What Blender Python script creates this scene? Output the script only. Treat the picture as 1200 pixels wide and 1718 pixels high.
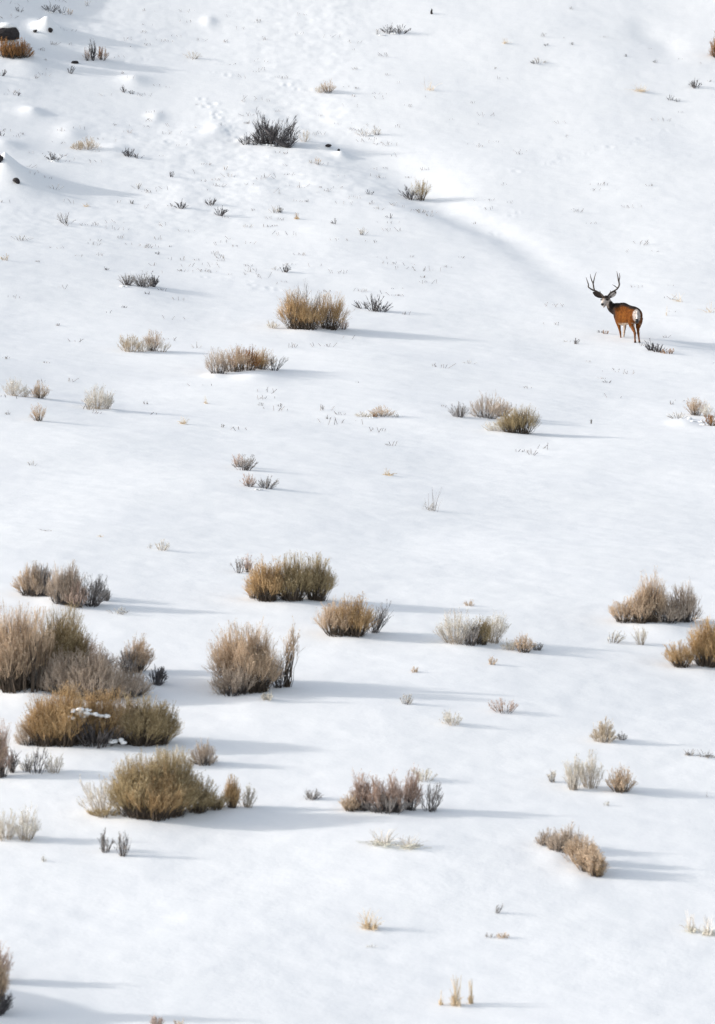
import bpy, bmesh, math, random
import numpy as np
from mathutils import Vector

for o in list(bpy.data.objects):
    bpy.data.objects.remove(o)
C = bpy.context.scene.collection
sc = bpy.context.scene
R = math.radians

# ------------------------------------------------------------------ camera
FPX = 6500.0                       # focal length in photo pixels (photo 1200 x 1718)
E0 = R(3.0)                        # the telephoto lens looks three degrees up the hillside
cam_d = bpy.data.cameras.new('camera')
cam = bpy.data.objects.new('camera', cam_d); C.objects.link(cam)
cam.location = (0, 0, 0)
cam.rotation_euler = (R(90) + E0, 0, 0)
cam_d.sensor_fit = 'HORIZONTAL'
cam_d.sensor_width = 24.0
cam_d.lens = 24.0 * FPX / 1200.0
cam_d.clip_start = 0.5
cam_d.clip_end = 2000
cam_d.dof.use_dof = True
cam_d.dof.focus_distance = 96.0
cam_d.dof.aperture_fstop = 3.6
sc.camera = cam

# ------------------------------------------------------------------ light
SUN_EL = R(17.0)
SUN_DIR = Vector((-math.cos(SUN_EL) * math.cos(R(-4)), math.cos(SUN_EL) * math.sin(R(-4)), math.sin(SUN_EL)))
world = bpy.data.worlds.new('World'); sc.world = world
world.use_nodes = True
nt = world.node_tree
bgn = nt.nodes['Background']
sky = nt.nodes.new('ShaderNodeTexSky')
sky.sky_type = 'NISHITA'
sky.sun_disc = False
sky.sun_elevation = SUN_EL
sky.sun_rotation = math.atan2(SUN_DIR.x, SUN_DIR.y)
sky.altitude = 1800
sky.air_density = 1.5
sky.dust_density = 10.0
sky.ozone_density = 2.0
hsv = nt.nodes.new('ShaderNodeHueSaturation'); hsv.inputs['Saturation'].default_value = 0.44    # thin winter haze
nt.links.new(sky.outputs[0], hsv.inputs['Color']); nt.links.new(hsv.outputs[0], bgn.inputs[0])
bgn.inputs[1].default_value = 0.15
sun_d = bpy.data.lights.new('sun', 'SUN')
sun_d.energy = 2.0
sun_d.angle = R(0.8)
sun_d.color = (1.0, 0.95, 0.89)
sun = bpy.data.objects.new('sun', sun_d); C.objects.link(sun)
sun.rotation_euler = SUN_DIR.to_track_quat('Z', 'Y').to_euler()
sc.view_settings.view_transform = 'Standard'
sc.view_settings.look = 'None'
sc.view_settings.gamma = 1
sc.view_settings.exposure = 0.77
sc.render.engine = 'CYCLES'

# ------------------------------------------------------------------ noise and terrain
_rs = np.random.RandomState(7)
_perm = _rs.permutation(512)
_ga = _rs.rand(512) * 2 * np.pi
_gx, _gy = np.cos(_ga), np.sin(_ga)

def noise(x, y):
    xi = np.floor(x).astype(np.int64); yi = np.floor(y).astype(np.int64)
    xf = x - xi; yf = y - yi
    u = xf * xf * xf * (xf * (xf * 6 - 15) + 10); v = yf * yf * yf * (yf * (yf * 6 - 15) + 10)
    def g(ix, iy, dx, dy):
        h = _perm[(_perm[ix & 511] + iy) & 511]
        return _gx[h] * dx + _gy[h] * dy
    a = g(xi, yi, xf, yf); b = g(xi + 1, yi, xf - 1, yf)
    c = g(xi, yi + 1, xf, yf - 1); d = g(xi + 1, yi + 1, xf - 1, yf - 1)
    return (a + (b - a) * u + (c - a) * v + (a - b - c + d) * u * v) * 1.5

def sstep(a, b, x):
    t = np.clip((x - a) / (b - a), 0, 1)
    return t * t * (3 - 2 * t)

def ray(px, py):
    cx = (px - 600.0) / FPX; cy = (859.0 - py) / FPX
    return np.array([cx, math.cos(E0) - cy * math.sin(E0), math.sin(E0) + cy * math.cos(E0)])

# profile of the slope: (photo row, distance) turned into heights once
_prof = [(1900, 37), (1718, 40), (1400, 46), (1200, 52), (1000, 60), (800, 76), (575, 104), (400, 122), (200, 138), (0, 152), (-300, 172)]
_py = [-200, -20, 0, 12, 26]; _pz = [-14, -2.4, -1.75, -2.1, -3.6]
for r_, d_ in _prof:
    v = ray(600, r_); _py.append(d_); _pz.append(v[2] / v[1] * d_)
_py += [200, 235, 270, 320, 420, 700]; _pz += [53, 66, 72, 74, 70, 60]
_yy = np.arange(-220, 720, 0.5)
_zz = np.interp(_yy, _py, _pz)
_k = np.exp(-0.5 * (np.arange(-24, 25) * 0.5 / 4.0) ** 2); _k /= _k.sum()
_zz = np.convolve(np.pad(_zz, 24, mode='edge'), _k, mode='valid')

# lip of the gully in plan (x, y); the hollow lies just beyond it
LIP = np.array([(-7.5, 150.0), (0.0, 149.0)])      # placed below, once the plain slope can be sampled
LIPW = np.zeros(2); LIPS = np.ones(2)

def gully(x, y):
    best = np.full(x.shape, 1e9); sd = np.zeros(x.shape); w = np.zeros(x.shape); sg = np.ones(x.shape)
    for i in range(len(LIP) - 1):
        a = LIP[i]; b = LIP[i + 1]; e = b - a; L = math.hypot(*e)
        t = np.clip(((x - a[0]) * e[0] + (y - a[1]) * e[1]) / L ** 2, 0, 1)
        dx = x - (a[0] + e[0] * t); dy = y - (a[1] + e[1] * t)
        d = np.hypot(dx, dy)
        s = np.where(e[0] * dy - e[1] * dx > 0, d, -d)
        ww = LIPW[i] + (LIPW[i + 1] - LIPW[i]) * t
        m = d < best
        best = np.where(m, d, best); sd = np.where(m, s, sd); w = np.where(m, ww, w)
        sg = np.where(m, LIPS[i] + (LIPS[i + 1] - LIPS[i]) * t, sg)
    return sd, w, sg

BUMPS = []      # x, y, height, radius x, radius y, sharpness
PITS = []       # x, y, depth, radius

def height(x, y, fine=True):
    x = np.asarray(x, float); y = np.asarray(y, float)
    z = np.interp(y, _yy, _zz)
    mid = sstep(45, 75, y) * (1 - sstep(118, 140, y))
    near = 1 - sstep(45, 75, y)
    xs = np.clip(x, -40, 40)
    z = z - xs * (0.060 + 0.012 * mid)
    # shoulder climbing to the left, added to turn the high snow from the sun
    z = z + sstep(112, 140, y) * 0.0055 * np.clip(-xs - 6.0, 0, 10) ** 1.9
    z = z + sstep(136, 154, y) * 0.085 * np.clip(-xs - 9.9, 0, 4.2) ** 1.8  # steeper corner rise, added for deeper shade
    z = z + (1 - sstep(140, 170, y)) * sstep(60, 100, y) * 0.004 * np.clip(-xs - 4, 0, 30) ** 1.8
    # unseen knoll added outside the frame to cast the lower left shadow
    z = z + 1.25 * np.exp(-((x + 7.4) / 1.7) ** 2 - ((y - 38.6) / 1.9) ** 2)
    sd, w, sg = gully(x, y)
    z = z - w * 1.0 * np.exp(-((sd - 1.35 * sg) / sg) ** 2) + w * 0.06 * np.exp(-((sd + 0.8) / 1.6) ** 2)
    # broad undulation
    z = z + 0.15 * noise(x / 9.0 + 3.1, y / 13.0) + 0.045 * noise(x / 3.4, y / 4.6 + 9)
    rough = 0.30 + 0.6 * sstep(-1, 1, noise(x / 7 + 20, y / 9) * 2) * sstep(112, 126, y) * (1 - sstep(-1, 3, x))
    z = z + 0.012 * noise(x / 1.7 + 11, y / 1.1 + y * 0.1)
    if fine:
        z = z + rough * (0.020 * noise(x / 0.55, y / 0.42) + 0.008 * noise(x / 0.22 + 5, y / 0.2))
    for bx, by, bh, rx, ry, p in BUMPS:
        m = (np.abs(x - bx) < 5 * rx) & (np.abs(y - by) < 5 * ry)
        if m.any():
            r = np.sqrt(((x[m] - bx) / rx) ** 2 + ((y[m] - by) / ry) ** 2)
            z[m] += bh * np.exp(-r ** p)
    for bx, by, bh, rr in PITS:
        m = (np.abs(x - bx) < 4 * rr) & (np.abs(y - by) < 4 * rr)
        if m.any():
            r2 = ((x[m] - bx) ** 2 + (y[m] - by) ** 2) / rr ** 2
            z[m] += -bh * np.exp(-r2) + 0.45 * bh * np.exp(-((np.sqrt(r2) - 1.7) / 0.6) ** 2)
    return z

def hit(px, py):
    """where the sight line through a photo pixel meets the snow"""
    v = ray(px, py)
    t = np.arange(30, 230, 0.08)
    P = v[None, :] * t[:, None]
    h = height(P[:, 0], P[:, 1], False)
    below = np.nonzero(P[:, 2] < h)[0]
    i = below[0] if len(below) else len(t) - 1
    return Vector((P[i, 0], P[i, 1], float(height(P[i:i+1, 0], P[i:i+1, 1])[0])))

def mppx(p):                       # metres per photo pixel at a point
    return p.y / FPX

_l = [hit(*p) for p in [(300, 60), (380, 150), (440, 215), (560, 290), (680, 352), (810, 402), (900, 486), (985, 543), (1060, 563), (1140, 586), (1300, 612), (1900, 650)]]
LIP = np.array([(p.x, p.y) for p in _l])
LIPW = np.array([0.0, 0.04, 0.14, 0.25, 0.21, 0.11, 0.03, 0.02, 0.07, 0.15, 0.20, 0.20])
LIPS = np.array([1.5, 1.5, 1.6, 1.8, 1.1, 0.8, 1.0, 1.2, 1.2, 1.2, 1.3, 1.3])

# snow covered boulders, drifts and hollows: photo column, row of the foot, half width, height in photo px
for px, py, w, h, p in [(80, 52, 20, 25, 1.7), (0, 70, 28, 26, 1.5), (8, 306, 40, 48, 1.15), (45, 300, 55, 16, 1.6),
                        (48, 108, 34, 9, 2), (225, 137, 26, 13, 1.6), (55, 189, 20, 13, 1.7), (8, 245, 34, 14, 1.6),
                        (165, 116, 40, 5, 2), (190, 252, 28, 9, 1.8), (262, 196, 14, 6, 2),
                        (350, 36, 12, 6, 2), (545, 250, 15, 15, 1.5), (573, 262, 13, 14, 1.5),
                        (1083, 52, 26, -5, 2), (1122, 78, 30, -6, 2), (365, 222, 20, 8, 2), (120, 225, 24, 8, 2),
                        (430, 634, 42, 11, 2), (362, 632, 18, 5, 2), (1105, 1056, 48, 9, 2), (1150, 712, 26, 7, 2), (45, 1160, 40, 12, 2),
                        (928, 1440, 26, 4, 2), (968, 1478, 30, 3, 2), (245, 1378, 60, 4, 2), (490, 1014, 50, 4, 2), (430, 1172, 45, 5, 2), (590, 1071, 36, 4, 2), (860, 731, 34, 3, 2), (655, 1368, 50, 4, 2), (790, 1086, 36, 4, 2), (1180, 1124, 34, 4, 2), (1045, 1334, 30, 3, 2), (80, 1160, 50, 6, 2), (395, 1361, 26, 3, 2), (528, 557, 36, 4, 2), (240, 1384, 90, 5, 2), (500, 1018, 80, 4, 2), (150, 1262, 110, 6, 2),
                        (520, 562, 60, 4, 2), (190, 690, 14, 3, 2), (230, 486, 40, 3, 2), (100, 1010, 34, 7, 2), (440, 318, 60, 6, 2),
                        (480, 300, 40, -5, 2), (330, 232, 40, 5, 2), (560, 405, 50, 5, 2), (310, 330, 40, 5, 2)]:
    P = hit(px, py); s = mppx(P)
    if h < 20: h *= .6
    BUMPS.append((P.x, P.y, h * s, w * s, w * s * (1.3 if p < 2 else 2.2), p))

def trail(pts, step, wob, depth, rad, seed):
    rnd = random.Random(seed)
    W = [hit(*p) for p in pts]
    for a, b in zip(W[:-1], W[1:]):
        L = (b - a).length; n = max(1, int(L / step)); side = Vector((-(b - a).y, (b - a).x, 0)).normalized()
        for i in range(n):
            p = a.lerp(b, (i + rnd.uniform(-.4, .4)) / n) + side * (wob * (1 if i % 2 else -1) + rnd.uniform(-.05, .05))
            PITS.append((p.x, p.y, .28 * depth * rnd.uniform(.4, 1.3), rad * rnd.uniform(.55, 1.2)))
trail([(345, 168), (372, 200), (392, 225), (398, 240)], .42, .14, .10, .13, 1)
trail([(352, 118), (372, 126), (396, 122)], .40, .16, .10, .13, 2)
trail([(468, 132), (500, 148), (522, 156)], .38, .12, .09, .12, 3)
trail([(180, 99), (215, 102), (260, 99), (300, 101)], .5, .08, .05, .11, 4)
trail([(862, 288), (930, 270), (1000, 252), (1065, 240), (1120, 215), (1172, 200)], .75, .06, .05, .10, 5)
trail([(826, 396), (842, 375), (872, 355), (890, 348)], .75, .05, .05, .10, 6)
trail([(352, 464), (392, 470), (430, 478), (468, 492)], .30, .22, .06, .12, 7)
trail([(270, 240), (310, 234), (345, 238)], .4, .1, .07, .12, 8)
trail([(95, 262), (135, 266), (160, 262)], .4, .1, .07, .12, 9)

# ------------------------------------------------------------------ materials
def new_mat(name):
    m = bpy.data.materials.new(name); m.use_nodes = True
    return m, m.node_tree, m.node_tree.nodes['Principled BSDF']

def snow_mat(name='snow', bump=True):
    m, t, b = new_mat(name)
    b.inputs['Base Color'].default_value = (0.88, 0.90, 0.925, 1)
    b.inputs['Roughness'].default_value = 0.75
    b.inputs['Specular IOR Level'].default_value = 0.25
    tc = t.nodes.new('ShaderNodeTexCoord')
    n1 = t.nodes.new('ShaderNodeTexNoise'); n1.inputs['Scale'].default_value = 22; n1.inputs['Detail'].default_value = 6
    n2 = t.nodes.new('ShaderNodeTexNoise'); n2.inputs['Scale'].default_value = 2.2; n2.inputs['Detail'].default_value = 5
    mp = t.nodes.new('ShaderNodeMapping'); mp.inputs['Scale'].default_value = (0.7, 1.1, 1)
    t.links.new(tc.outputs['Object'], mp.inputs[0]); t.links.new(mp.outputs[0], n1.inputs[0]); t.links.new(mp.outputs[0], n2.inputs[0])
    ad = t.nodes.new('ShaderNodeMath'); ad.operation = 'MULTIPLY_ADD'; ad.inputs[1].default_value = 0.30
    t.links.new(n1.outputs[0], ad.inputs[0]); t.links.new(n2.outputs[0], ad.inputs[2])
    bp = t.nodes.new('ShaderNodeBump'); bp.inputs['Strength'].default_value = 0.26; bp.inputs['Distance'].default_value = 0.05
    t.links.new(ad.outputs[0], bp.inputs['Height']); t.links.new(bp.outputs[0], b.inputs['Normal'])
    # slightly older, icier patches
    n3 = t.nodes.new('ShaderNodeTexNoise'); n3.inputs['Scale'].default_value = 0.25; n3.inputs['Detail'].default_value = 4
    t.links.new(mp.outputs[0], n3.inputs[0])
    cr = t.nodes.new('ShaderNodeValToRGB')
    cr.color_ramp.elements[0].position = 0.35; cr.color_ramp.elements[0].color = (0.885, 0.892, 0.903, 1)
    cr.color_ramp.elements[1].position = 0.65; cr.color_ramp.elements[1].color = (0.90, 0.905, 0.91, 1)
    t.links.new(n3.outputs[0], cr.inputs[0]); t.links.new(cr.outputs[0], b.inputs['Base Color'])
    return m
SNOW = snow_mat()

def twig_mat(name, c0, c1, rough=0.85):
    """colour varies from stem to stem (islands) and softly through the shrub"""
    m, t, b = new_mat(name)
    b.inputs['Roughness'].default_value = rough
    b.inputs['Specular IOR Level'].default_value = 0.2
    ge = t.nodes.new('ShaderNodeNewGeometry')
    tc = t.nodes.new('ShaderNodeTexCoord')
    n = t.nodes.new('ShaderNodeTexNoise'); n.inputs['Scale'].default_value = 3.2; n.inputs['Detail'].default_value = 3
    t.links.new(tc.outputs['Object'], n.inputs[0])
    mx = t.nodes.new('ShaderNodeMath'); mx.operation = 'MULTIPLY_ADD'; mx.inputs[1].default_value = 0.55
    mn = t.nodes.new('ShaderNodeMapRange'); mn.inputs[1].default_value = 0.3; mn.inputs[2].default_value = 0.7; mn.inputs[4].default_value = 0.5
    t.links.new(n.outputs[0], mn.inputs[0])
    t.links.new(ge.outputs['Random Per Island'], mx.inputs[0]); t.links.new(mn.outputs[0], mx.inputs[2])
    cr = t.nodes.new('ShaderNodeValToRGB')
    cr.color_ramp.elements[0].color = (*c0, 1); cr.color_ramp.elements[1].color = (*c1, 1)
    t.links.new(mx.outputs[0], cr.inputs[0]); t.links.new(cr.outputs[0], b.inputs['Base Color'])
    return m

M = {
 'bark':      twig_mat('dark bark', (.028, .022, .018), (.14, .11, .085)),
 'bark_grey': twig_mat('grey bark', (.035, .032, .032), (.14, .125, .12)),
 'bark_pale': twig_mat('pale bark', (.22, .18, .14), (.50, .44, .37)),
 'ochre':     twig_mat('ochre twigs', (.15, .088, .038), (.66, .45, .23)),
 'ochre_s':   twig_mat('ochre seed heads', (.30, .19, .09), (.84, .63, .38)),
 'olive':     twig_mat('olive twigs', (.105, .075, .036), (.55, .43, .24)),
 'olive_s':   twig_mat('olive seed heads', (.24, .18, .10), (.76, .62, .40)),
 'tan':       twig_mat('tan twigs', (.20, .135, .085), (.74, .57, .41)),
 'tan_s':     twig_mat('tan seed heads', (.38, .27, .18), (.86, .71, .54)),
 'mauve':     twig_mat('mauve grey twigs', (.16, .12, .09), (.64, .53, .43)),
 'mauve_s':   twig_mat('mauve grey seed heads', (.30, .235, .18), (.78, .67, .56)),
 'grey':      twig_mat('grey twigs', (0.074, 0.065, 0.062), (0.410, 0.376, 0.353)),
 'grey_s':    twig_mat('grey leaf tips', (0.112, 0.099, 0.093), (0.524, 0.490, 0.445)),
 'pale':      twig_mat('pale twigs', (.40, .35, .29), (.86, .80, .72)),
 'pale_s':    twig_mat('pale seed heads', (0.341, 0.279, 0.211), (0.880, 0.880, 0.775)),
 'dark':      twig_mat('blackish twigs', (.022, .021, .023), (.15, .14, .145)),
 'dark_s':    twig_mat('blackish leaf tips', (.05, .045, .045), (.20, .185, .18)),
 'russet':    twig_mat('russet twigs', (0.099, 0.043, 0.015), (0.479, 0.251, 0.103)),
 'russet_s':  twig_mat('russet seed heads', (0.149, 0.068, 0.028), (0.627, 0.365, 0.171)),
 'rose':      twig_mat('rosy brown twigs', (.22, .145, .11), (.62, .46, .37)),
 'rose_s':    twig_mat('rosy brown seed heads', (.38, .27, .22), (.80, .66, .57)),
 'cream':     twig_mat('cream tan twigs', (0.223, 0.174, 0.118), (0.752, 0.627, 0.479)),
 'cream_s':   twig_mat('cream tan seed heads', (0.298, 0.236, 0.167), (0.880, 0.775, 0.604)),
 'straw':     twig_mat('straw blades', (.46, .34, .20), (.80, .68, .50)),
 'straw_s':   twig_mat('straw seed heads', (.50, .37, .22), (.80, .66, .48)),
}
# twig colour key, bark key, stems per 1000 px2, twigs per stem, seeds per twig, stem radius, twig radius, twig length, crown shape
STY = {
 'darkdome': ('dark', 'dark', 16, 12, 1, .0080, .0034, .24, 'dome'),
 'ochre':  ('ochre', 'bark', 36, 8, 2, .0044, .0018, .30, 'fan'),
 'olive':  ('olive', 'bark', 36, 8, 2, .0044, .0018, .30, 'fan'),
 'tan':    ('tan', 'bark', 32, 8, 2, .0042, .0017, .28, 'fan'),
 'mauve':  ('mauve', 'bark_grey', 32, 9, 1, .0042, .0018, .26, 'dome'),
 'grey':   ('grey', 'bark_grey', 28, 8, 1, .0046, .0020, .24, 'fan'),
 'pale':   ('pale', 'bark_pale', 22, 7, 2, .0036, .0019, .26, 'fan'),
 'paledome': ('cream', 'bark_pale', 34, 9, 2, .0040, .0020, .22, 'dome'),
 'dark':   ('dark', 'dark', 16, 7, 1, .0085, .0040, .24, 'fan'),
 'sage':   ('dark', 'bark_grey', 16, 6, 1, .0080, .0036, .24, 'fan'),
 'russet': ('russet', 'bark', 24, 9, 3, .0060, .0030, .24, 'dome'),
 'rose':   ('rose', 'bark_grey', 24, 8, 2, .0042, .0019, .24, 'fan'),
 'sparse': ('grey', 'bark_grey', 7, 5, 1, .0050, .0026, .28, 'fan'),
 'sparsepale': ('pale', 'bark_pale', 8, 5, 2, .0042, .0024, .28, 'fan'),
 'stems':  ('tan', 'bark', 4.5, 7, 3, .0075, .0026, .22, 'column'),
 'frost':  ('pale', 'bark_grey', 10, 5, 1, .0045, .0026, .24, 'fan'),
}

# ------------------------------------------------------------------ mesh helpers
def mesh_obj(name, verts, faces_arr, nper, mat, parent=None, loc=None, smooth=False):
    """faces_arr: flat index array, nper corners per face"""
    me = bpy.data.meshes.new(name)
    verts = np.asarray(verts, np.float32).reshape(-1, 3)
    f = np.asarray(faces_arr, np.int32).ravel()
    nf = len(f) // nper
    me.vertices.add(len(verts)); me.vertices.foreach_set('co', verts.ravel())
    me.loops.add(len(f)); me.loops.foreach_set('vertex_index', f)
    me.polygons.add(nf)
    me.polygons.foreach_set('loop_start', np.arange(nf, dtype=np.int32) * nper)
    me.polygons.foreach_set('loop_total', np.full(nf, nper, np.int32))
    me.polygons.foreach_set('use_smooth', np.full(nf, smooth))
    me.update(calc_edges=True); me.validate()
    me.materials.append(mat)
    o = bpy.data.objects.new(name, me); C.objects.link(o)
    if parent: o.parent = parent
    if loc is not None: o.location = loc
    return o

def tubes(P, rad, rng, sides=3):
    """P (N,K,3) polylines, rad (N,K) -> verts, quad indices"""
    N, K, _ = P.shape
    T = np.gradient(P, axis=1)
    T /= np.linalg.norm(T, axis=2, keepdims=True) + 1e-9
    ref = rng.normal(size=(N, 1, 3)); ref /= np.linalg.norm(ref, axis=2, keepdims=True)
    A = np.cross(T, np.broadcast_to(ref, T.shape)); A /= np.linalg.norm(A, axis=2, keepdims=True) + 1e-9
    B = np.cross(T, A)
    ang = np.arange(sides) * 2 * np.pi / sides
    V = P[:, :, None, :] + rad[:, :, None, None] * (np.cos(ang)[None, None, :, None] * A[:, :, None, :] + np.sin(ang)[None, None, :, None] * B[:, :, None, :])
    base = (np.arange(N) * K * sides)[:, None, None]
    k = np.arange(K - 1)[None, :, None] * sides; s = np.arange(sides)[None, None, :]; s2 = (s + 1) % sides
    F = np.stack([base + k + s, base + k + s2, base + k + sides + s2, base + k + sides + s], axis=3)
    return V.reshape(-1, 3), F.reshape(-1)

class Acc:
    def __init__(s): s.v = []; s.f = []; s.n = 0
    def add(s, v, f):
        s.v.append(v); s.f.append(f + s.n); s.n += len(v)
    def obj(s, name, mat, parent, nper=4):
        if not s.v: return None
        o = mesh_obj(name, np.concatenate(s.v), np.concatenate(s.f), nper, mat, parent)
        o['kind'] = 'stuff'
        return o

def bez(a, b, c, K):
    t = np.linspace(0, 1, K)[None, :, None]
    return (1 - t) ** 2 * a[:, None, :] + 2 * t * (1 - t) * b[:, None, :] + t ** 2 * c[:, None, :]

def gen_clump(acc, org, base, W, H, area, style, lean, dens, rng):
    tw, bark, per, ntw, nseed, rs, rt, tl, shape = STY[style]
    N = int(max(5, (6 + area / 1000.0 * per * .68 + (8 if 350 < area < 2200 else 0)) * dens))
    far = 1.25 if base.y > 100 else 1.0; rs = rs * far; rt = rt * far      # older, stouter plants high on the slope
    W2 = W / 2; D2 = W2 * 0.85
    phi = rng.uniform(0, 2 * np.pi, N); r = np.sqrt(rng.uniform(0, 1, N))
    if shape == 'column': r = r * 0.9
    bx = np.cos(phi) * r * W2 * ((0.25 if area < 2200 else 0.33) if shape == 'fan' else (0.38 if area < 2200 else 0.42) if shape == 'dome' else 0.6); by = np.sin(phi) * r * D2 * 0.45
    if shape == 'dome':
        hz = H * np.sqrt(np.clip(1.03 - r ** 2.2, 0.03, 1)) * rng.uniform(.62, 1.0, N)
    elif shape == 'column':
        hz = H * rng.uniform(.55, 1.0, N)
    else:
        hz = H * (1 - 0.58 * r ** 3) * rng.uniform(.55, 1.0, N)
    # lobes: break the outline into uneven clumps
    k1 = rng.uniform(0, 6.28); k2 = rng.uniform(0, 6.28)
    lob = 1 + 0.13 * np.sin(3 * phi + k1) + 0.09 * np.sin(7 * phi + k2) + 0.08 * np.sin(11 * r + k1)
    hz = hz * np.clip(lob, .7, 1.15) * 0.93
    wild = rng.rand(N) < .12; hz = np.where(wild, hz * rng.uniform(1.0, 1.16, N), hz); r = np.where(wild, r * 1.08, r)
    tipx = np.cos(phi) * r * W2 * 0.97 + lean * H * (hz / H); tipy = np.sin(phi) * r * D2 * 0.92
    gz = height(base.x + bx, base.y + by, False) - base.z
    a = np.stack([bx, by, gz - 0.06], 1)
    c = np.stack([tipx, tipy, hz], 1)
    b = a * 0.55 + c * 0.45; b[:, 2] = a[:, 2] + (c[:, 2] - a[:, 2]) * (0.60 if shape != 'dome' else 0.5)
    b[:, :2] += rng.normal(0, 0.05 * H, (N, 2))
    K = 6
    P = bez(a, b, c, K)
    P[:, 1:, :] += rng.normal(0, 0.016 * H, (N, K - 1, 3))
    offs = np.array([base.x - org.x, base.y - org.y, base.z - org.z])
    rad = np.linspace(1, .38, K)[None, :] * rs * rng.uniform(.7, 1.35, (N, 1))
    cut = 3 if ntw > 6 else 5                     # woody below, the colour of the year's growth above
    v, f = tubes(P[:, :cut + 1] + offs, rad[:, :cut + 1], rng); acc['stem'].setdefault(bark, Acc()).add(v, f)
    if cut < K - 1:
        v, f = tubes(P[:, cut:] + offs, rad[:, cut:] * .85, rng); acc['twig'].setdefault(tw, Acc()).add(v, f)
    # twigs
    n2 = N * ntw
    idx = np.repeat(np.arange(N), ntw)
    t = rng.uniform((.22 if area < 2200 else .30) if style != 'stems' else .5, 1.0, n2) ** .8
    fi = t * (K - 1); i0 = np.minimum(fi.astype(int), K - 2); fr = (fi - i0)[:, None]
    p0 = P[idx, i0] * (1 - fr) + P[idx, i0 + 1] * fr
    tg = P[idx, i0 + 1] - P[idx, i0]; tg /= np.linalg.norm(tg, axis=1, keepdims=True) + 1e-9
    d = tg * 1.0 + rng.normal(0, .30, (n2, 3)); d[:, 2] += 0.20
    d /= np.linalg.norm(d, axis=1, keepdims=True)
    L = (tl * H * rng.uniform(.45, 1.15, n2) * (1.25 - 0.6 * t))[:, None]
    p2 = p0 + d * L; p2[:, 2] += 0.12 * L[:, 0]
    p1 = p0 + d * L * .5 + rng.normal(0, .05, (n2, 3)) * L
    p2[:, 2] = np.minimum(p2[:, 2], H * rng.uniform(1.0, 1.14, n2))
    p2[:, :2] += d[:, :2] * 0
    Q = bez(p0, p1, p2, 3)
    rad = np.array([1.1, .9, .55])[None, :] * rt * rng.uniform(.7, 1.3, (n2, 1))
    v, f = tubes(Q + offs, rad, rng)
    acc['twig'].setdefault(tw, Acc()).add(v, f)
    # seed heads: small elongated tufts near the twig tips
    if nseed:
        m = n2 * nseed
        j = np.repeat(np.arange(n2), nseed)
        c0 = Q[j, 2] + (Q[j, 1] - Q[j, 2]) * rng.uniform(0, .5, (m, 1)) + rng.normal(0, .008, (m, 3))
        dd = (Q[j, 2] - Q[j, 1]); dd /= np.linalg.norm(dd, axis=1, keepdims=True) + 1e-9
        dd = dd + rng.normal(0, .5, (m, 3)); dd /= np.linalg.norm(dd, axis=1, keepdims=True)
        s = rng.uniform(.004, .010, (m, 1))
        side = np.cross(dd, rng.normal(size=(m, 3))); side /= np.linalg.norm(side, axis=1, keepdims=True) + 1e-9
        s2 = np.cross(dd, side)
        V = np.stack([c0 - dd * s, c0 + side * s * .45, c0 + s2 * s * .45, c0 - (side + s2) * s * .32, c0 + dd * s * 1.3], 1)
        F = np.array([0, 2, 1, 0, 3, 2, 0, 1, 3, 4, 1, 2, 4, 2, 3, 4, 3, 1])
        FF = (np.arange(m) * 5)[:, None] + F[None, :]
        acc['seed'].setdefault(tw + '_s', Acc()).add((V + offs).reshape(-1, 3), FF.reshape(-1))

_ico = None
def lump_mesh(cx, cy, cz, rx, ry, rz, rng, jit=.18, sub=2):
    bm = bmesh.new(); bmesh.ops.create_icosphere(bm, subdivisions=sub, radius=1)
    V = np.array([v.co[:] for v in bm.verts]); F = np.array([[v.index for v in f.verts] for f in bm.faces]).ravel()
    bm.free()
    k = rng.normal(size=(5, 3)) * 1.6; ph = rng.uniform(0, 6, 5)
    n = sum(np.sin(V @ k[i] + ph[i]) for i in range(5)) / 5
    V = V * (1 + jit * n * 1.8)[:, None] * np.array([rx, ry, rz]) + np.array([cx, cy, cz])
    return V, F

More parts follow.
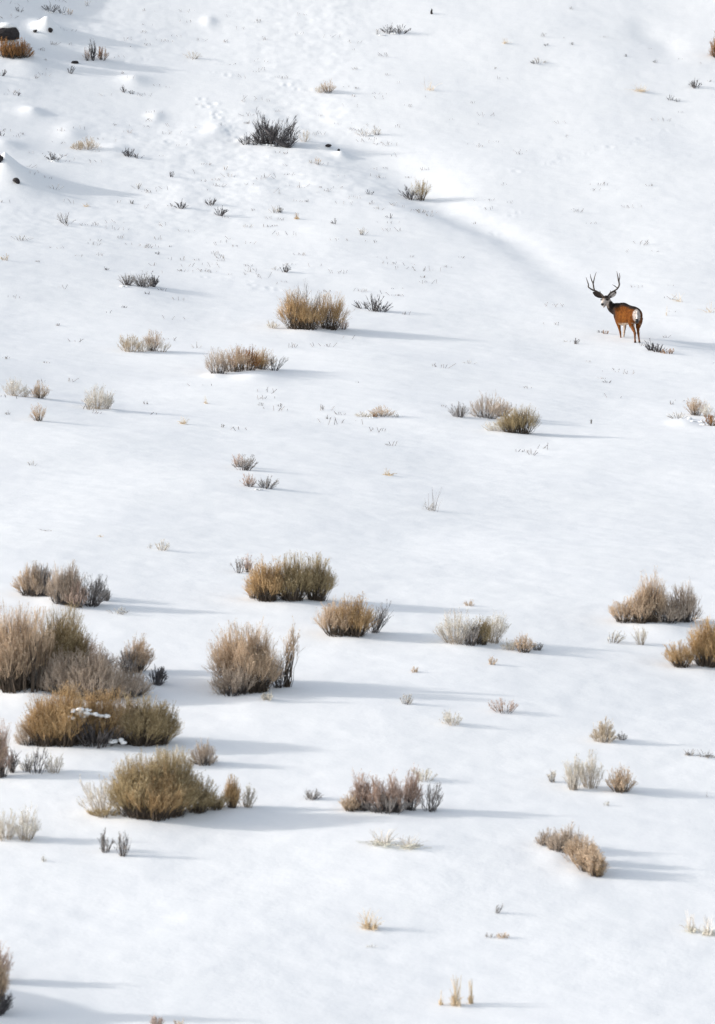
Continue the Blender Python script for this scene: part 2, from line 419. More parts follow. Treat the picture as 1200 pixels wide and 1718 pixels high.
SEED = [100]
COUNT = [0]
def shrub(name, label, clumps, group=None, cat='shrub', snow=(), dens=1.0, extra=None):
    """clumps: (photo column, row of the foot, width, height, style[, lean])"""
    SEED[0] += 1
    rng = np.random.RandomState(SEED[0])
    main = max(clumps, key=lambda c: c[2] * c[3])
    org = hit(main[0], main[1])
    root = bpy.data.objects.new(name, None); C.objects.link(root)
    root.location = org; root.empty_display_size = .2
    root['label'] = label; root['category'] = cat
    if group: root['group'] = group
    acc = {'stem': {}, 'twig': {}, 'seed': {}}
    for c in clumps:
        px, py, w, h, st = c[:5]; lean = c[5] if len(c) > 5 else 0.0
        base = hit(px, py); 
        if abs(base.y - org.y) > 2.5:              # keep clumps of one shrub together
            base = Vector((px * 1.0, 0, 0)); base.y = org.y + math.copysign(1.0, py - main[1]) * -1.0
            base.x = (px - 600) / FPX * base.y; base.z = float(height(np.array([base.x]), np.array([base.y]))[0])
        s = mppx(base)
        gen_clump(acc, org, base, w * s, h * s, w * h, st, lean, dens, rng)
    for part, nm in (('stem', 'stems'), ('twig', 'twigs')):
        for k, a in acc[part].items(): a.obj(nm, M[k], root)
    for k, a in acc['seed'].items(): a.obj('seed_heads', M[k], root, 3)
    for sx, sy, sw, sh, *lift in snow:             # pads of snow caught in or lying against the shrub
        base = hit(sx, sy); s = mppx(base)
        cz = base.z + (lift[0] if lift else 0) * s
        fw = .12 if len(lift) > 1 else 0
        vs, fs, nn = [], [], 0
        for q_ in range(14):
            kx = rng.uniform(-.55, .55); kr = rng.uniform(.06, .22)
            V, F = lump_mesh(base.x - org.x + kx * sw * s, base.y - org.y - fw + rng.uniform(-.3, .3) * sw * s, cz - org.z + (rng.uniform(-.3, .35) * sh * s if fw else 0),
                             sw * s * kr, sw * s * kr, sh * s * kr * 1.3, rng, .28, 2)
            vs.append(V); fs.append(F + nn); nn += len(V)
        o = mesh_obj('snow_pad', np.concatenate(vs), np.concatenate(fs), 3, SNOW, root, smooth=True); o['kind'] = 'stuff'
    if extra: extra(root, org, rng)
    COUNT[0] += 1
    return root

def straws(name, label, specs, group=None, color='straw'):
    """specs: (photo column, row, width, height, number)"""
    SEED[0] += 1; rng = np.random.RandomState(SEED[0])
    org = hit(specs[0][0], specs[0][1])
    root = bpy.data.objects.new(name, None); C.objects.link(root); root.location = org; root.empty_display_size = .2
    root['label'] = label; root['category'] = 'grass tuft'
    if group: root['group'] = group
    st = Acc(); hd = Acc()
    for px, py, w, h, n in specs:
        base = hit(px, py); s = mppx(base); W = w * s; H = h * s
        a = np.stack([rng.normal(0, W * .16, n), rng.normal(0, W * .16, n), np.full(n, -.05)], 1)
        c = a + np.stack([rng.normal(0, W * .28, n), rng.normal(0, W * .28, n), H * rng.uniform(.35, 1, n) ** .8], 1)
        b = a * .7 + c * .3; b[:, 2] = c[:, 2] * .6
        P = bez(a, b, c, 5) + np.array(base - org)
        v, f = tubes(P, np.linspace(1, .5, 5)[None, :] * .0042 * rng.uniform(.6, 1.3, (n, 1)), rng); st.add(v, f)
        # drooping basal blades
        m = n * 2
        a = np.stack([rng.normal(0, W * .18, m), rng.normal(0, W * .18, m), np.full(m, -.02)], 1)
        c = a + np.stack([rng.normal(0, W * .32, m), rng.normal(0, W * .3, m), H * rng.uniform(.05, .32, m)], 1)
        b = (a + c) / 2; b[:, 2] = c[:, 2] * 1.1
        v, f = tubes(bez(a, b, c, 4) + np.array(base - org), np.full((m, 4), .0036), rng); hd.add(v, f)
    st.obj('stalks', M[color], root); hd.obj('blades', M[color + '_s' if color + '_s' in M else color], root)
    return root

# ------------------------------------------------------------------ the ground
def axis(dense_lo, dense_hi, n, lo, hi, nout, p=2.4):
    core = np.linspace(dense_lo, dense_hi, n)
    k = np.arange(1, nout + 1) / nout
    return np.concatenate([(dense_lo - (dense_lo - lo) * k ** p)[::-1], core, dense_hi + (hi - dense_hi) * k ** p])
us = axis(-1.18, 1.18, 620, -14, 14, 46)
cs = np.linspace(36 ** .45, 170 ** .45, 1180) ** (1 / .45)
kk = np.arange(1, 40) / 39
ys = np.concatenate([(36 - 226 * kk ** 1.9)[::-1], cs, 170 + 530 * kk ** 1.9])
S = (600 / FPX) * np.maximum(ys, 34)
X = us[None, :] * S[:, None]; Y = np.repeat(ys[:, None], len(us), 1)
Z = height(X.ravel(), Y.ravel()).reshape(X.shape)
ny, nx = X.shape
i = np.arange(ny - 1)[:, None] * nx + np.arange(nx - 1)[None, :]
F = np.stack([i, i + 1, i + nx + 1, i + nx], 2).ravel()
ground = mesh_obj('ground', np.stack([X, Y, Z], 2).reshape(-1, 3), F, 4, SNOW, smooth=True)
ground['kind'] = 'structure'; ground['label'] = 'snow covered hillside with drifts, a gully and animal tracks'

# ------------------------------------------------------------------ the mule deer buck
def ring_loft(bm, pts, seg=18):
    """pts: (x, y, z, half width across, half height) - closed tube of elliptical rings along a path"""
    P = [Vector(p[:3]) for p in pts]; rings = []
    for i, p in enumerate(pts):
        t = (P[min(i + 1, len(P) - 1)] - P[max(i - 1, 0)]).normalized()
        up = Vector((0, 0, 1))
        if abs(t.z) > .8: up = Vector((HEAD.x, HEAD.y, 0))
        a = t.cross(up).normalized(); b = a.cross(t).normalized()
        w, h = p[3], (p[4] if len(p) > 4 else p[3])
        rings.append([bm.verts.new(P[i] + a * (math.cos(k * 2 * math.pi / seg) * w) + b * (math.sin(k * 2 * math.pi / seg) * h)) for k in range(seg)])
    for r0, r1 in zip(rings[:-1], rings[1:]):
        for k in range(seg): bm.faces.new((r0[k], r0[(k + 1) % seg], r1[(k + 1) % seg], r1[k]))
    bm.faces.new(rings[0][::-1]); bm.faces.new(rings[-1])

def spline(pts, n):
    """Catmull-Rom through rows of numbers"""
    A = np.array(pts, float); A = np.vstack([2 * A[0] - A[1], A, 2 * A[-1] - A[-2]]); out = []
    for i in range(1, len(A) - 2):
        for k in range(n):
            t = k / n
            out.append(.5 * (2 * A[i] + (A[i + 1] - A[i - 1]) * t + (2 * A[i - 1] - 5 * A[i] + 4 * A[i + 1] - A[i + 2]) * t * t + (-A[i - 1] + 3 * A[i] - 3 * A[i + 1] + A[i + 2]) * t ** 3))
    out.append(A[-2]); return [list(r) for r in out]

HEAD = Vector((-.54, .84, 0)).normalized()          # the way the body points: left and away
DK = 535.0
def q(Xz, Yz, d): return ((Xz - 960) / DK + d * DTX, d, (1155 - Yz) / DK + d * DTZ)

org = hit(1072, 574.5)
DTX = org.x / org.y; DTZ = org.z / org.y          # the line of sight climbs, so farther parts sit higher
deer = bpy.data.objects.new('deer', None); C.objects.link(deer)
deer.location = org
dscale = 62.4 * org.y / FPX
deer.scale = (dscale,) * 3
deer['label'] = 'antlered russet buck with black neck and white rump looking back from the gully edge'; deer['category'] = 'deer'

bm = bmesh.new()
trunk = [(966, -.22, 775, .05, .07), (954, -.19, 775, .12, .145), (930, -.05, 770, .165, .205), (894, .12, 762, .17, .235), (850, .28, 758, .175, .250), (795, .46, 755, .19, .278),
         (740, .62, 746, .185, .315), (695, .76, 728, .165, .290), (650, .90, 712, .13, .23), (622, .98, 712, .07, .13)]
ring_loft(bm, spline([q(a, c, b) + (w, h) for a, b, c, w, h in trunk], 4), 24)
neck = [(712, .74, 690, .14, .19), (655, .86, 676, .13, .18), (607, .92, 662, .115, .165), (565, .92, 640, .10, .135), (535, .87, 598, .088, .112), (512, .80, 556, .078, .095), (495, .76, 530, .06, .075)]
ring_loft(bm, spline([q(a, c, b) + (w, h) for a, b, c, w, h in neck], 4), 20)
# skull and muzzle, turned back to the camera
skull = [(503, .84, 512, .05, .05), (492, .79, 513, .085, .080), (478, .71, 522, .098, .088), (466, .64, 545, .086, .078), (455, .57, 572, .064, .062), (446, .51, 594, .050, .050), (440, .47, 610, .043, .043), (437, .45, 618, .028, .028)]
ring_loft(bm, spline([q(a, c, b) + (w, h) for a, b, c, w, h in skull], 4), 18)
ring_loft(bm, spline([q(a, c, b) + (w,) for a, b, c, w in [(478, .70, 590, .05), (462, .60, 622, .040), (452, .52, 636, .032), (447, .48, 642, .02)]], 4), 12)   # jaw
# legs: foreleg wrist, hind leg knee and hock; the feet sink into the snow
fl = [(655, .84, 800, .085, .11), (662, .83, 860, .068, .085), (674, .81, 920, .046, .055), (686, .81, 985, .030, .034), (692, .80, 1010, .030, .033), (697, .80, 1060, .021, .023), (702, .79, 1105, .021, .023), (704, .77, 1130, .027, .030), (706, .75, 1165, .030, .036)]
fr = [(742, .97, 800, .07, .09), (752, .97, 870, .055, .065), (757, .96, 930, .040, .045), (751, .96, 985, .028, .030), (748, .95, 1010, .028, .030), (743, .95, 1060, .021, .022), (740, .94, 1105, .021, .022), (739, .92, 1130, .026, .030), (738, .90, 1160, .030, .034)]
hl = [(880, -.02, 790, .11, .16), (862, .05, 850, .085, .13), (860, .07, 895, .072, .105), (876, .02, 945, .055, .072), (897, -.09, 1000, .038, .046), (905, -.12, 1022, .036, .042), (905, -.10, 1070, .027, .029), (906, -.08, 1115, .023, .025), (908, -.10, 1140, .028, .032), (912, -.12, 1185, .032, .038)]
hr = [(958, .02, 790, .085, .16), (962, .08, 850, .075, .13), (958, .11, 900, .066, .105), (952, .08, 945, .052, .07), (951, -.02, 1000, .036, .045), (953, -.05, 1022, .036, .042), (960, -.03, 1070, .027, .029), (966, -.01, 1120, .023, .025), (969, -.03, 1150, .028, .032), (974, -.05, 1195, .032, .038)]
for leg in (fl, fr, hl, hr):
    ring_loft(bm, spline([q(a, c, b) + (w, h) for a, b, c, w, h in leg], 3), 12)
# ears: big cupped leaves
def ear(base, tip, wid, sgn):
    b = Vector(q(*base)); t = Vector(q(*tip)); ax = (t - b); L = ax.length; ax.normalize()
    side = ax.cross(Vector((0, 1, 0))).normalized()
    prof = [(0, .35), (.12, .55), (.3, .85), (.5, 1), (.7, .92), (.86, .6), (.96, .28), (1.0, .08)]
    rows = []
    for s, w in prof:
        c = b + ax * (L * s)
        ring = []
        for k in range(-4, 5):
            u = k / 4; ring.append(c + side * (u * w * wid) + Vector((0, -1, 0)) * (abs(u) ** 2 * w * wid * .35 - .01))
        rows.append(ring)
    th = Vector((0, .020, 0))
    f = [[bm.verts.new(p) for p in r] for r in rows]; g = [[bm.verts.new(p + th) for p in r] for r in rows]
    n = len(rows[0])
    for i in range(len(rows) - 1):
        for k in range(n - 1):
            bm.faces.new((f[i][k], f[i][k + 1], f[i + 1][k + 1], f[i + 1][k]))
            bm.faces.new((g[i][k + 1], g[i][k], g[i + 1][k], g[i + 1][k + 1]))
        bm.faces.new((f[i][0], f[i + 1][0], g[i + 1][0], g[i][0])); bm.faces.new((f[i + 1][n - 1], f[i][n - 1], g[i][n - 1], g[i + 1][n - 1]))
    for k in range(n - 1):
        bm.faces.new((f[0][k + 1], f[0][k], g[0][k], g[0][k + 1])); bm.faces.new((f[-1][k], f[-1][k + 1], g[-1][k + 1], g[-1][k]))
ear((436, 506, .76), (292, 420, .80), .072, -1)
ear((532, 506, .80), (640, 412, .84), .066, 1)
bmesh.ops.recalc_face_normals(bm, faces=bm.faces)
me = bpy.data.meshes.new('body_raw'); bm.to_mesh(me); bm.free()
tmp = bpy.data.objects.new('body_raw', me); C.objects.link(tmp)
rm = tmp.modifiers.new('r', 'REMESH'); rm.mode = 'VOXEL'; rm.voxel_size = .0095
sm = tmp.modifiers.new('s', 'SMOOTH'); sm.factor = .5; sm.iterations = 5
dg = bpy.context.evaluated_depsgraph_get()
ev = tmp.evaluated_get(dg)
body_me = bpy.data.meshes.new_from_object(ev)
bpy.data.objects.remove(tmp)
body_me.name = 'body'

# coat pattern as a vertex attribute (fur colour belongs to the animal, not to the light)
nv = len(body_me.vertices)
co = np.empty(nv * 3); body_me.vertices.foreach_get('co', co); co = co.reshape(-1, 3)
no = np.empty(nv * 3); body_me.vertices.foreach_get('normal', no); no = no.reshape(-1, 3)
dy = co[:, 1]; Xz = (co[:, 0] - dy * DTX) * DK + 960; Yz = 1155 - (co[:, 2] - dy * DTZ) * DK
wob = 12 * noise(co[:, 0] * 18 + co[:, 1] * 11, co[:, 2] * 20) + 9 * noise(co[:, 0] * 45, co[:, 2] * 40 + co[:, 1] * 30)
def mixc(col, c, m): return col * (1 - m[:, None]) + np.array(c)[None, :] * m[:, None]
col = np.tile(np.array([.120, .038, .007]), (nv, 1))
col = mixc(col, (.20, .072, .014), sstep(-.2, .6, noise(co[:, 0] * 9 + 4, co[:, 2] * 7 + co[:, 1] * 8)) * .6)
col = mixc(col, (.040, .014, .006), sstep(0, .7, noise(co[:, 0] * 30 + 4, co[:, 2] * 12 + co[:, 1] * 30)) * .45)
along = (co[:, 0] * HEAD.x + co[:, 1] * HEAD.y)
# back ridge
top = np.interp(Xz, [560, 600, 650, 700, 740, 800, 850, 920, 980], [560, 580, 585, 585, 588, 612, 628, 656, 700])
col = mixc(col, (.020, .014, .012), 1 - sstep(18, 64, Yz - top + wob * 1.5 - 26 * (1 - sstep(640, 760, Xz))))
# neck and brisket
neckm = 1 - sstep(585, 660, Xz + wob * 1.3 + (Yz - 640) * -.15 )
col = mixc(col, (.028, .021, .018), neckm * (1 - sstep(770, 850, Yz + wob)) * sstep(.60, .74, dy))
# belly and inner legs pale
col = mixc(col, (.36, .28, .21), sstep(.35, .9, -no[:, 2]) * sstep(860, 895, Yz) * (1 - sstep(940, 960, Yz)))
inner = (no[:, 0] * HEAD.y - no[:, 1] * HEAD.x)      # towards the animal's right
col = mixc(col, (.50, .40, .32), ((Xz > 720) & (Xz < 800) & (Yz > 880)).astype(float) * .9 * sstep(-.5, .1, no[:, 0] * -1 + .2))
col = mixc(col, (.58, .46, .38), ((Xz > 870) & (Xz < 932) & (Yz > 850) & (Yz < 1010)).astype(float) * sstep(.1, .6, no[:, 0]))
# brown legs
col = mixc(col, (.18, .075, .03), sstep(930, 980, Yz) * .7 * (1 - ((Xz > 720) & (Xz < 800)).astype(float)))
col = mixc(col, (.03, .022, .018), sstep(1138, 1150, Yz) * .9)
# rump patch
rear = (no @ np.array([-HEAD.x, -HEAD.y, 0]))
rp = sstep(-.25, .15, rear) * (1 - sstep(.86, 1.12, np.hypot((Xz - 930 + wob * .5) / 60, (Yz - 772 + wob * .5) / 92))) * (1 - sstep(.12, .24, dy))
col = mixc(col, (.42, .37, .34), rp)
# dark stripe down the thigh edges
col = mixc(col, (.12, .05, .025), sstep(975, 1000, Xz + wob * .4) * sstep(650, 700, Yz) * .8)
# head
headm = ((dy < .83) & (Yz < 665) & (Xz < 560)) & ~((Xz > 530) & (Yz > 560))
hm = headm.astype(float)
face = (.50, .44, .40)
col = mixc(col, (.20, .165, .14), hm)
col = mixc(col, face, hm * sstep(520, 538, Yz + wob * .3) * (1 - sstep(.72, .80, dy)))
col = mixc(col, (.62, .57, .53), hm * sstep(606, 630, Yz) * (1 - sstep(.66, .72, dy)))
col = mixc(col, (.035, .026, .022), hm * (1 - sstep(506, 522, Yz + wob * .3)) * ((Xz > 425) & (Xz < 525)))
for ex in (414, 505):
    r2 = np.hypot((Xz - ex) / 26, (Yz - 534) / 17); col = mixc(col, (.07, .05, .042), hm * (1 - sstep(.7, 1.2, r2)))
# ears
em = ((Yz < 520) & ((Xz < 428) | (Xz > 545)) & (dy < .9) & (Xz < 660)).astype(float)
col = mixc(col, (.12, .09, .075), em)
for (bx, by), (tx, ty) in (((436, 506), (292, 420)), ((532, 506), (640, 412))):
    ax = np.array([tx - bx, ty - by], float); L = np.hypot(*ax); ax /= L
    s = ((Xz - bx) * ax[0] + (Yz - by) * ax[1]) / L; u = np.abs((Xz - bx) * -ax[1] + (Yz - by) * ax[0])
    inn = (1 - sstep(.16, .28, u / L)) * sstep(.15, .3, s) * (1 - sstep(.68, .85, s)) * (no[:, 1] < 0)
    col = mixc(col, (.60, .54, .50), em * inn)
    col = mixc(col, (.08, .06, .055), em * inn * .8 * (1 - sstep(.02, .07, u / L)))
    col = mixc(col, (.035, .028, .025), em * (sstep(.26, .36, u / L) + sstep(.82, .92, s)).clip(0, 1))
ca = body_me.color_attributes.new('coat', 'FLOAT_COLOR', 'POINT')
ca.data.foreach_set('color', np.concatenate([col, np.ones((nv, 1))], 1).ravel())
body_me.polygons.foreach_set('use_smooth', np.full(len(body_me.polygons), True))
m, t, b = new_mat('deer coat')
at = t.nodes.new('ShaderNodeAttribute'); at.attribute_name = 'coat'
tc = t.nodes.new('ShaderNodeTexCoord'); mp = t.nodes.new('ShaderNodeMapping'); mp.inputs['Scale'].default_value = (1, 1, .45)
nz = t.nodes.new('ShaderNodeTexNoise'); nz.inputs['Scale'].default_value = 60; nz.inputs['Detail'].default_value = 5
t.links.new(tc.outputs['Object'], mp.inputs[0]); t.links.new(mp.outputs[0], nz.inputs[0])
hv = t.nodes.new('ShaderNodeMapRange'); hv.inputs[1].default_value = .3; hv.inputs[2].default_value = .7; hv.inputs[3].default_value = .45; hv.inputs[4].default_value = 1.5
t.links.new(nz.outputs[0], hv.inputs[0])
vm = t.nodes.new('ShaderNodeVectorMath'); vm.operation = 'SCALE'
t.links.new(at.outputs['Color'], vm.inputs[0]); t.links.new(hv.outputs[0], vm.inputs['Scale']); t.links.new(vm.outputs[0], b.inputs['Base Color'])
bp = t.nodes.new('ShaderNodeBump'); bp.inputs['Strength'].default_value = .5; bp.inputs['Distance'].default_value = .012
t.links.new(nz.outputs[0], bp.inputs['Height']); t.links.new(bp.outputs[0], b.inputs['Normal'])
b.inputs['Roughness'].default_value = .9; b.inputs['Specular IOR Level'].default_value = .08
COAT = m
body_me.materials.clear(); body_me.materials.append(COAT)
body = bpy.data.objects.new('body', body_me); C.objects.link(body); body.parent = deer

def plain(name, c, rough=.5, spec=.4):
    m, t, b = new_mat(name); b.inputs['Roughness'].default_value = rough; b.inputs['Specular IOR Level'].default_value = spec
    tc = t.nodes.new('ShaderNodeTexCoord'); n = t.nodes.new('ShaderNodeTexNoise'); n.inputs['Scale'].default_value = 14; n.inputs['Detail'].default_value = 5
    cr = t.nodes.new('ShaderNodeValToRGB'); cr.color_ramp.elements[0].position = .3; cr.color_ramp.elements[1].position = .7
    cr.color_ramp.elements[0].color = (*[k * .6 for k in c], 1); cr.color_ramp.elements[1].color = (*[min(1, k * 1.4) for k in c], 1)
    t.links.new(tc.outputs['Object'], n.inputs[0]); t.links.new(n.outputs[0], cr.inputs[0]); t.links.new(cr.outputs[0], b.inputs['Base Color'])
    return m
ANT = plain('antler', (.060, .044, .034), .6)
NOSE = plain('deer nose', (.010, .009, .009), .35, .5)
WHITEFUR = plain('tail fur', (.62, .57, .53), .8, .2)

def antler(chains, lab):
    ab = bmesh.new()
    for ch in chains:
        ring_loft(ab, spline([q(a, c, b) + (r * 1.08,) for a, b, c, r in ch], 4), 8)
    bmesh.ops.recalc_face_normals(ab, faces=ab.faces)
    me = bpy.data.meshes.new('antler'); ab.to_mesh(me); ab.free()
    me.polygons.foreach_set('use_smooth', np.full(len(me.polygons), True)); me.materials.append(ANT)
    o = bpy.data.objects.new('antler', me); C.objects.link(o); o.parent = deer
antler([[(452, .76, 492, .026), (425, .78, 462, .024), (385, .80, 432, .023), (330, .80, 404, .023), (285, .77, 388, .021), (245, .73, 362, .019), (228, .70, 340, .017), (232, .66, 318, .015), (218, .62, 270, .012), (196, .58, 205, .004)],
        [(318, .80, 402, .020), (306, .83, 350, .019), (297, .85, 296, .018), (276, .84, 246, .013), (264, .82, 205, .010), (256, .80, 156, .004)],
        [(299, .85, 300, .017), (310, .88, 250, .014), (322, .90, 195, .011), (346, .92, 126, .004)],
        [(408, .79, 448, .015), (402, .77, 425, .010), (397, .75, 402, .004)]], '')
antler([[(508, .78, 492, .026), (530, .80, 460, .024), (560, .82, 430, .023), (605, .84, 405, .022), (640, .83, 382, .021), (668, .80, 348, .020), (680, .77, 305, .019), (668, .75, 250, .018), (660, .74, 200, .014), (652, .74, 160, .010), (643, .74, 118, .004)],
        [(676, .78, 285, .016), (678, .80, 245, .014), (688, .82, 205, .011), (685, .83, 165, .008), (682, .84, 142, .004)],
        [(655, .81, 362, .015), (630, .78, 345, .012), (605, .75, 328, .009), (580, .73, 312, .004)],
        [(548, .81, 440, .015), (550, .79, 420, .010), (550, .77, 398, .004)]], '')

def blob(name, X_, Y_, d, rx, ry, rz, mat, parent=deer):
    V, F = lump_mesh(*q(X_, Y_, d), rx, ry, rz, np.random.RandomState(3), .04, 2)
    return mesh_obj(name, V, F, 3, mat, parent, smooth=True)
blob('nose', 434, 604, .435, .046, .03, .036, NOSE)
blob('eye', 413, 535, .655, .022, .018, .019, NOSE)
blob('eye', 505, 536, .635, .024, .018, .019, NOSE)
bm = bmesh.new()
ring_loft(bm, spline([q(940, 706, -.20) + (.02,), q(938, 735, -.275) + (.028,), q(937, 790, -.315) + (.028,), q(936, 835, -.325) + (.022,)], 4), 12)
bmesh.ops.recalc_face_normals(bm, faces=bm.faces)
me = bpy.data.meshes.new('tail'); bm.to_mesh(me); bm.free(); me.materials.append(WHITEFUR)
me.polygons.foreach_set('use_smooth', np.full(len(me.polygons), True))
tail = bpy.data.objects.new('tail', me); C.objects.link(tail); tail.parent = deer
blob('tail_tip', 935, 848, -.33, .056, .045, .060, NOSE, tail)

# ------------------------------------------------------------------ rocks showing through the snow
ROCK = plain('dark rock', (.040, .036, .037), .85, .2)
def rock(label, px, py, w, h, cap=False, group='dark rocks showing through the snow'):
    SEED[0] += 1; rng = np.random.RandomState(SEED[0])
    P = hit(px, py); s = mppx(P)
    root = bpy.data.objects.new('rock', None); C.objects.link(root); root.location = P; root.empty_display_size = .2
    root['label'] = label; root['category'] = 'rock'; root['group'] = group
    V, F = lump_mesh(0, -.02, h * s * .30, w * s / 2, w * s * .45, h * s * .62, rng, .50, 2)
    mesh_obj('stone', V, F, 3, ROCK, root)
    if cap:
        V, F = lump_mesh(0, .12, h * s * .85, w * s * .58, w * s * .55, h * s * .55, rng, .12, 3)
        mesh_obj('snow_cap', V, F, 3, SNOW, root, smooth=True)
rock('dark boulder under a round snow cap at the left edge behind the russet shrub', 8, 63, 42, 18, True)
rock('small black rock in the foot of the conical snow mound, nearer its shaded side', 85, 54, 8, 6)
rock('thin dark stone at the sunlit foot of the conical snow mound', 58, 54, 9, 4)
rock('small black rock at the foot of the big snow mound on the left edge', 28, 308, 13, 9)
rock('black rock high on the big snow mound, cut by the left edge', 0, 272, 9, 11)
rock('flat dark rock above the short dark twig, below the upright shrub with a dark crown', 126, 106, 13, 5)
rock('dark rock under the snow hump at the head of the gully', 551, 246, 10, 5)
rock('tiny dark pebble in the round snow hump below the gully head rock', 568, 253, 5, 4)
P = hit(724, 24)
root = bpy.data.objects.new('stump', None); C.objects.link(root); root.location = P
root['label'] = 'tiny black burnt stump alone near the top edge'; root['category'] = 'stump'
s = mppx(P); bm = bmesh.new()
ring_loft(bm, [(0, 0, -.1, 2.3 * s), (.01, 0, .02, 2.1 * s), (0, 0, 4 * s, 1.8 * s), (.02, 0, 7 * s, 1.3 * s), (.01, 0, 9 * s, .5 * s)], 9)
bmesh.ops.recalc_face_normals(bm, faces=bm.faces)
me = bpy.data.meshes.new('trunk'); bm.to_mesh(me); bm.free(); me.materials.append(ROCK)
o = bpy.data.objects.new('trunk', me); C.objects.link(o); o.parent = root

# ------------------------------------------------------------------ the shrubs, top of the photo to the bottom
D, SG, SC = 'dry_shrub', 'sagebrush', 'small_shrub'
GB, GS, GP, GT, GG = 'tan and ochre dry shrubs on the snow', 'dark grey sagebrush on the snow', 'small pale dry plants in the snow', 'dark twigs poking out of the snow', 'straw grass tufts in the snow'

shrub(SG, 'low dark frosted sagebrush at the top edge above the conical snow mound', [(84, 20, 34, 19, 'sage'), (104, 23, 26, 13, 'dark'), (116, 24, 18, 12, 'tan')], GS, snow=[(82, 21, 12, 5), (94, 22, 9, 4), (106, 24, 9, 4)])
shrub(SG, 'small dark twiggy plant in the shaded top left corner', [(32, 20, 26, 9, 'dark')], GS)
shrub(SC, 'tiny pale plant touching the top edge, right of the dark frosted sagebrush', [(146, 10, 14, 12, 'frost')], GP)
shrub(D, 'dense russet shrub at the left edge below the capped boulder', [(8, 95, 38, 32, 'russet'), (36, 95, 42, 32, 'russet'), (20, 96, 40, 28, 'russet')], GB, dens=3.0)
shrub(D, 'upright shrub with a dark central crown and russet sides, upper left', [(146, 101, 18, 22, 'rose'), (156, 101, 16, 38, 'dark'), (171, 101, 24, 26, 'russet')], GB)
shrub('twig', 'short dark twig leaning beside the flat dark rock', [(118, 123, 20, 14, 'dark', .3)], GT, 'twig')
shrub(SG, 'small dark sagebrush between low drifts, left of the upper tracks', [(209, 155, 16, 13, 'dark'), (221, 158, 14, 8, 'sage')], GS)
shrub(SC, 'thin pale open shrub right of the trampled line in the upper left', [(322, 99, 34, 18, 'sparsepale'), (330, 99, 18, 10, 'frost')], GP)
shrub('twig', 'forked bare twig low in the shaded snow at the left, under the russet shrub', [(60, 133, 14, 8, 'sparse')], GT, 'twig')
shrub('twig', 'single bent twig above the small blue-shaded hump on the left', [(28, 160, 14, 8, 'dark')], GT, 'twig')
shrub('twig', 'curved dark branch at the left edge below the russet shrub', [(4, 128, 12, 14, 'dark', .4)], GT, 'twig')
shrub('twig', 'tiny dark twig at the left edge on the shaded hump above the big mound', [(3, 228, 12, 9, 'dark')], GT, 'twig')
shrub(D, 'rounded cream tan shrub alone in the upper left', [(148, 250, 42, 23, 'paledome'), (130, 251, 30, 17, 'paledome')], GB, dens=1.5)
shrub(SG, 'small dark sagebrush with snow at its foot, above the big left mound', [(90, 269, 34, 16, 'sage')], GS, snow=[(94, 271, 14, 5), (84, 270, 9, 4)])
shrub(SG, 'small dark sagebrush just right of the cream tan shrub', [(217, 263, 28, 18, 'dark'), (232, 266, 22, 12, 'sage')], GS)
shrub(D, 'small round golden shrub by the double track at upper centre', [(550, 156, 30, 24, 'tan'), (538, 156, 22, 16, 'pale')], GB, dens=1.4)
straws('grass_tuft', 'faint tall straw stalks alone in the upper middle', [(722, 152, 20, 29, 9)], GG)
shrub(SG, 'wide low frosted sagebrush below the burnt stump', [(652, 55, 30, 19, 'sage'), (632, 58, 18, 10, 'frost'), (672, 56, 32, 16, 'dark', .3)], GS, snow=[(660, 57, 12, 4), (642, 59, 10, 4)])
straws('grass_tuft', 'small tan tuft with a dark foot, upper right of the stump', [(848, 73, 13, 12, 14)], GG)
shrub(SC, 'low grey frosted shrub in the upper right quarter', [(905, 107, 38, 13, 'frost'), (898, 107, 18, 8, 'sage')], GP)
straws('grass_tuft', 'tan tuft left of the two low dark shrubs at the right', [(1076, 154, 26, 15, 24)], GG)
shrub(SG, 'low dark sprig between the tan tuft and the twiggy shrub at the right', [(1125, 169, 16, 11, 'dark'), (1137, 171, 16, 7, 'sage')], GS)
shrub(SG, 'open grey twiggy shrub near the upper right edge', [(1166, 147, 26, 18, 'sage')], GS)
shrub(D, 'tall russet shrub cut by the right edge near the top', [(1208, 98, 36, 48, 'russet'), (1200, 96, 18, 34, 'russet')], GB, dens=1.5)
for px, py, w, h, lab in [(916, 77, 14, 6, 'small twiggy clod left of its twin under the top right plain'), (960, 75, 11, 5, 'small twiggy clod right of its twin under the top right plain'), (958, 16, 14, 5, 'tiny dark sprig close to the top edge, right of centre'),
                          (1050, 96, 10, 6, 'tiny sprig under the blue hollows at upper right'), (1100, 105, 9, 7, 'pale sprig right of the tiny one under the blue hollows')]:
    shrub('twig', lab, [(px, py, w, h, 'sage')], GT, 'twig')

